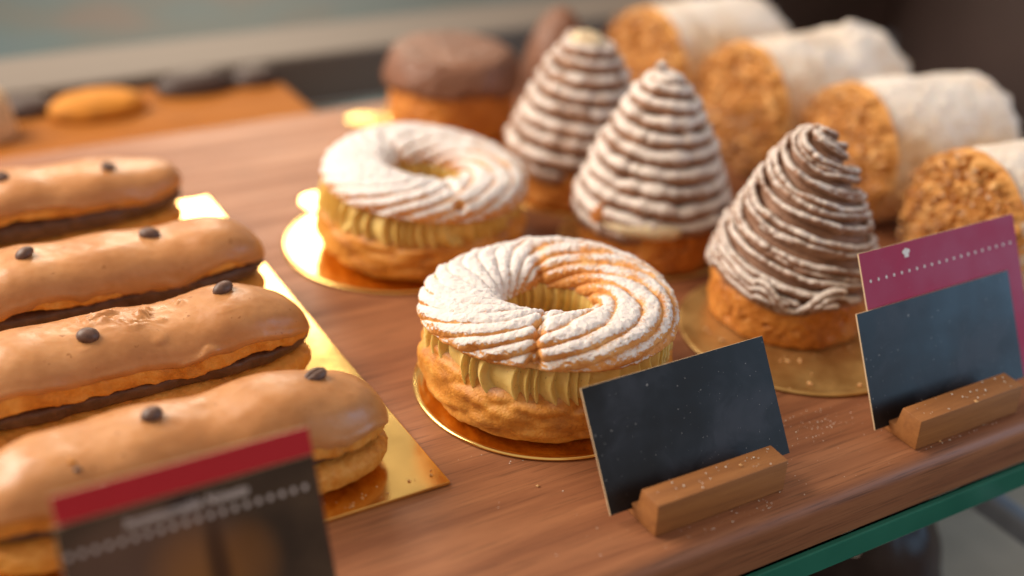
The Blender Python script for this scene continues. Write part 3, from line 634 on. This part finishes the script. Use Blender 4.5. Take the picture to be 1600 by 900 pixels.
# ------------------------------------------------------------------ sugared rolls
def roll(loc, rz, label, seed, L, rad=0.0345, sugar=0.0, bump=0.0):
    t = thing('cream_roll', label, 'pastry', loc, rz, 'sugared sponge rolls in a row')
    nu, nv = 110, 240
    u = np.linspace(0, 1, nu)[:, None]; v = np.linspace(0, 2 * PI, nv, endpoint=False)[None, :]
    x = 0.002 + u * (L - 0.004)
    tap = 1 - 0.05 * np.abs(2 * u - 1) ** 6
    spiral = 0.0022 * ((v - R(250)) % (2 * PI)) / (2 * PI)
    P0 = np.stack([x + 0 * v, rad * np.cos(v) + 0 * u, rad * np.sin(v) + 0 * u], -1)
    r = rad * tap + spiral - 0.0011 + 0.0022 * fbm(P0, 32, seed, 3) + 0.0010 * fbm(P0 * np.array([0.6, 1.0, 1.0]), 190, seed + 1) + 0.0005 * fbm(P0, 600, seed + 11, 3) 
    edge = np.exp(-np.minimum(u, 1 - u) / 0.03)
    r = r + bump * np.exp(-((u - 0.72) / 0.13) ** 2) * np.exp(-((v - R(95)) / 0.5) ** 2) * (1 + 0.9 * fbm(P0, 150, seed + 20, 3))
    r = r + edge * 0.0022 * fbm(P0, 220, seed + 2)
    r = r * (1 - 0.16 * sstep(0.86, 1.0, u) ** 1.5)
    V = np.stack([x + edge * 0.0025 * noise(P0, 160, seed + 3), r * np.cos(v), rad + r * np.sin(v) - 0.0012], -1)
    V[..., 2] = np.maximum(V[..., 2], 0.0)
    up_ = np.sin(v) + 0 * u
    sug = 0.18 + 0.46 * sstep(-0.1, 1.0, up_) + 0.45 * fbm(P0, 48, seed + 4) * (1 - 0.4 * sstep(0.3, 1, up_)) + 0.08 * fbm(P0 * np.array([0.4, 1, 1]), 260, seed + 21, 3) + sugar - 0.10 * edge
    grid_obj('sponge', V, False, True, M['roll_skin'], t, {'sugar': sug})
    for side in (0, 1):
        nr = 80; rr = np.linspace(0.0, 1.0, nr)[:, None]
        Pd = np.stack([0 * rr + 0 * v + side, rr * np.cos(v) * rad, rr * np.sin(v) * rad], -1)
        bul = (0.0035 if side == 0 else -0.003) * (1 - rr ** 2) + 0.0045 * fbm(Pd, 190, seed + 5 + side, 4, 0.7) + 0.0036 * np.abs(noise(Pd, 420, seed + 7)) - 0.0035 * sstep(0.1, 0.4, fbm(Pd, 330, seed + 12, 3))
        rimr = rr * rad * (1.0 if side == 0 else 0.84) * (1.0 + 0.02 * (rr > 0.9)) * (1 + 0.02 * fbm(Pd, 180, seed + 8))
        xx = (0.001 - bul) if side == 0 else (L - 0.0075 + 0.3 * bul)
        xx = np.where(rr > 0.985, 0.006 if side == 0 else L - 0.009, xx)
        V = np.stack([xx, rimr * np.cos(v), rad + rimr * np.sin(v) - 0.0012], -1)
        if side == 0: V = V[:, ::-1]
        V[..., 2] = np.maximum(V[..., 2], 0.0004)
        grid_obj('crisp_end', V, False, True, M['crumb_crust'], t, {'sugar': 0.34 + 0.22 * np.sin(v) * rr + 60 * np.clip(bul - 0.004, -0.003, 0.006) + 0.3 * fbm(Pd, 200, seed + 9)})
        # flakes and crumbs stuck to the end
        if side: continue
        rng = random.Random(seed + side); vs, fs = [], []
        for k in range(420):
            a = rng.uniform(0, 2 * PI); q = math.sqrt(rng.random()) * rad * 0.98; s = rng.uniform(0.0006, 0.0018)
            c = np.array([(-0.0035 if side == 0 else L + 0.0035) * 1.0, q * math.cos(a), max(rad + q * math.sin(a), 0.003)])
            c[0] += rng.uniform(-0.0015, 0.002)
            o8 = np.array([(1, 0, 0), (-1, 0, 0), (0, 1, 0), (0, -1, 0), (0, 0, 1), (0, 0, -1)], float)
            mr = np.array(Matrix.Rotation(rng.uniform(0, 6), 3, Vector((rng.random() - .5, rng.random() - .5, rng.random() - .5)).normalized()))
            sc3 = np.array([s, s * rng.uniform(0.5, 1.1), s * rng.uniform(0.35, 0.9)])
            b0 = len(vs); vs += list((o8 * sc3 * np.array([rng.uniform(0.7, 1.2) for _ in range(3)])) @ mr.T + c)
            fs += [[b0 + i for i in f] for f in ((0, 2, 4), (2, 1, 4), (1, 3, 4), (3, 0, 4), (2, 0, 5), (1, 2, 5), (3, 1, 5), (0, 3, 5))]
        o = obj('crust_crumbs', raw_mesh('crust_crumbs', vs, fs, {'sugar': [0.35 + 0.3 * rng.random() for _ in vs]}, smooth=False), M['crumb_crust'], t)
        o['kind'] = 'stuff'
    return t
roll((0.421, 0.3130, 0.0), R(-8), 'sugared sponge roll beside the magenta card, its crisp end facing out', 201, 0.10)
roll((0.437, 0.4000, 0.0), R(-9), 'sugared sponge roll behind the finely piped cone', 215, 0.088)
roll((0.430, 0.4720, 0.0), R(-2), 'sugared sponge roll with ragged top edge behind the coiled cone', 229, 0.10, bump=0.0045)
roll((0.420, 0.5460, 0.0), R(0), 'sugared sponge roll at the back of the row, next to the metal rail', 243, 0.092)

# ------------------------------------------------------------------ price cards and their wooden holders
def holder(x0, x1, y0, label):
    poly = [(y0, 0.0003), (y0 + 0.0003, 0.0125), (y0 + 0.0095, 0.0130), (y0 + 0.0110, 0.0045), (y0 + 0.0150, 0.0045), (y0 + 0.0170, 0.0052), (y0 + 0.0172, 0.0003)]
    o = obj('card_holder', prism_x('card_holder', poly, x0, x1, 0.00035), M['oak'])
    return tag(o, label, 'card holder', 'wooden card holders on the front edge')
holder(0.2077, 0.2622, 0.2376, 'wooden block holder under the single black card by the ring pastry')
holder(0.3212, 0.3757, 0.2335, 'wooden block holder under the black card in front of the magenta card')
holder(0.0420, 0.0965, 0.2365, 'wooden block holder under the red topped photo card')
def card(name, x0, y0, wd, ht, tilt, mat, label, cat, th=0.0006, z0=0.0046, group=None, rz=0.0):
    """thin card standing in its slot, leaning back; local x along the width, z up the card, front face at y = 0"""
    me = box_mesh(name, 0, wd, 0, th, 0, ht)
    me.materials.append(mat); me.materials.append(M['paper'])
    for p in me.polygons: p.material_index = 0 if p.normal.y < -0.9 else 1
    o = obj(name, me); o.location = (x0, y0, z0); o.rotation_euler = (-tilt, 0, rz)
    return tag(o, label, cat, group)
def dots(parent, x0, x1, z, n, r, mat, name='dotted_line'):
    vs, fs = [], []
    for k in range(n):
        cx = x0 + (x1 - x0) * k / (n - 1); b = len(vs)
        vs += [(cx + r * 0.8 * math.cos(a * PI / 6), -0.00008, z + r * math.sin(a * PI / 6)) for a in range(12)]
        fs.append(list(range(b, b + 12)))
    return obj(name, raw_mesh(name, vs, fs, smooth=False), mat, parent)
T1 = R(32.4)
card('price_card', 0.1990, 0.2504, 0.0768, 0.0425, T1, M['black_card'], 'blank black card leaning in its holder in front of the ring pastry', 'card', z0=0.0030)
T2 = R(26.8)
card('price_card', 0.3140, 0.2468, 0.0814, 0.0434, T2, M['black_card'], 'blank black card with bluish sheen in front of the magenta card', 'card', z0=0.0030)
pk = card('menu_card', 0.3204, 0.2478, 0.0835, 0.0640, T2, M['pink_card'], 'magenta card with white dotted line and chef hat, behind a black card', 'card', z0=0.0030)
dots(pk, 0.0038, 0.0795, 0.0531, 20, 0.00062, M['print'])
hat = [(-0.0011, -0.0016), (0.0011, -0.0016), (0.0012, -0.0002), (0.0019, 0.0002), (0.0021, 0.0010), (0.0015, 0.0016), (0.0008, 0.0015), (0.0003, 0.0020), (-0.0006, 0.0019), (-0.0010, 0.0014), (-0.0018, 0.0013), (-0.0021, 0.0005), (-0.0016, -0.0001), (-0.0011, -0.0003)]
bm = bmesh.new(); bm.faces.new([bm.verts.new((x * 0.95, 0, z * 0.95)) for x, z in hat]); r_ = bmesh.ops.extrude_face_region(bm, geom=bm.faces[:])
for v in r_['geom']:
    if isinstance(v, bmesh.types.BMVert): v.co.y -= 0.00012
bmesh.ops.recalc_face_normals(bm, faces=bm.faces[:]); me = bpy.data.meshes.new('chef_hat_logo'); bm.to_mesh(me); bm.free()
obj('chef_hat_logo', me, M['print'], pk, (0.0234, -0.00005, 0.0598))
T3 = R(24)
rd = card('menu_card', 0.0338, 0.2462, 0.0700, 0.0578, T3, M['red_card'], 'plain red card showing as a band above the brown photo card', 'card', z0=0.0030)
ph_ = card('menu_card', 0.0331, 0.2450, 0.0703, 0.0504, T3, M['photo'], 'dark brown photo card with white lettering and dots before the red card', 'card', z0=0.0030)
dots(ph_, 0.0021, 0.0662, 0.0420, 20, 0.00085, M['grey_print'])
cu = bpy.data.curves.new('lettering', 'FONT'); cu.body = 'Incontournable Noisette'; cu.size = 0.0042; cu.shear = 0.25; cu.align_x = 'LEFT'; cu.extrude = 0.00003; cu.offset = 0.00006
to = bpy.data.objects.new('lettering', cu); C.objects.link(to); bpy.context.view_layer.update()
me = bpy.data.meshes.new_from_object(to.evaluated_get(bpy.context.evaluated_depsgraph_get()))
C.objects.unlink(to); bpy.data.objects.remove(to)
xs = [v.co.x for v in me.vertices]; k = 0.0335 / (max(xs) - min(xs))
for v in me.vertices: v.co.x *= k; v.co.y *= 1.0
obj('lettering', me, M['grey_print'], ph_, (0.0168, -0.0001, 0.0448), (R(90), 0, 0))

# ------------------------------------------------------------------ sugar and crumbs lying about
def scatter(name, label, spots, mat, seed, cat='crumbs'):
    rng = random.Random(seed); vs, fs = [], []
    o8 = np.array([(1, 0, 0), (-1, 0, 0), (0, 1, 0), (0, -1, 0), (0, 0, 1), (0, 0, -1)], float)
    for (x, y, z, s) in spots:
        mr = np.array(Matrix.Rotation(rng.uniform(0, 6), 3, 'Z')); b0 = len(vs)
        vs += list((o8 * np.array([s * rng.uniform(0.6, 1.1), s * rng.uniform(0.6, 1.1), s * rng.uniform(0.4, 0.8)])) @ mr.T + np.array([x, y, z + s * 0.4]))
        fs += [[b0 + i for i in f] for f in ((0, 2, 4), (2, 1, 4), (1, 3, 4), (3, 0, 4), (2, 0, 5), (1, 2, 5), (3, 1, 5), (0, 3, 5))]
    return tag(obj(name, raw_mesh(name, vs, fs, smooth=False), mat), label, cat, kind='stuff')
rng = random.Random(4); sp = []
for k in range(120):
    sp.append((rng.uniform(0.17, 0.45), 0.2325 + abs(rng.gauss(0, 0.02)), 0, rng.choice([0.00012, 0.00018, 0.00028])))
for cx, cy, n_, sd in [(0.300, 0.262, 70, 0.008), (0.232, 0.2355, 30, 0.012), (0.34, 0.231, 30, 0.02), (0.255, 0.2345, 16, 0.006), (0.19, 0.30, 30, 0.012)]:
    for k in range(n_): sp.append((cx + rng.gauss(0, sd), max(0.2325, cy + rng.gauss(0, sd * 0.5)), 0, rng.choice([0.00012, 0.0002, 0.00032])))
for k in range(26): sp.append((rng.uniform(0.208, 0.262), rng.uniform(0.2385, 0.2465), 0.0130, rng.choice([0.00018, 0.00025, 0.0004])))
for k in range(24): sp.append((rng.uniform(0.322, 0.375), rng.uniform(0.2345, 0.2425), 0.0130, rng.choice([0.0002, 0.0003, 0.0005])))
scatter('sugar_grains', 'grains of icing sugar scattered on the board and holders', sp, M['sugar'], 5)
sp = [(0.3155, 0.283, 0.0012, 0.0016), (0.306, 0.284, 0.0012, 0.0008), (0.333, 0.2735, 0.0012, 0.0012), (0.3215, 0.2885, 0.0012, 0.0007), (0.340, 0.2345, 0, 0.0011), (0.334, 0.2335, 0, 0.0007), (0.349, 0.2335, 0.013, 0.0010), (0.245, 0.2425, 0.013, 0.0008), (0.188, 0.2775, 0, 0.0009)]
for k in range(60):
    a = rng.uniform(R(170), R(330)); q = 0.036 + abs(rng.gauss(0, 0.004)); x, y = 0.3441 + q * math.cos(a), 0.334 + q * math.sin(a)
    if (x - 0.3407) ** 2 + (y - 0.318) ** 2 < 0.047 ** 2: sp.append((x, y, 0.0012, rng.choice([0.0003, 0.0005, 0.0005, 0.0008, 0.0014])))
for k in range(40): sp.append((rng.uniform(0.03, 0.16), rng.uniform(0.293, 0.30), 0.0016, rng.choice([0.0003, 0.0005, 0.0008])))
scatter('pastry_crumbs', 'pale pastry crumbs fallen on the gold boards and wood', sp, M['crumb'], 6)
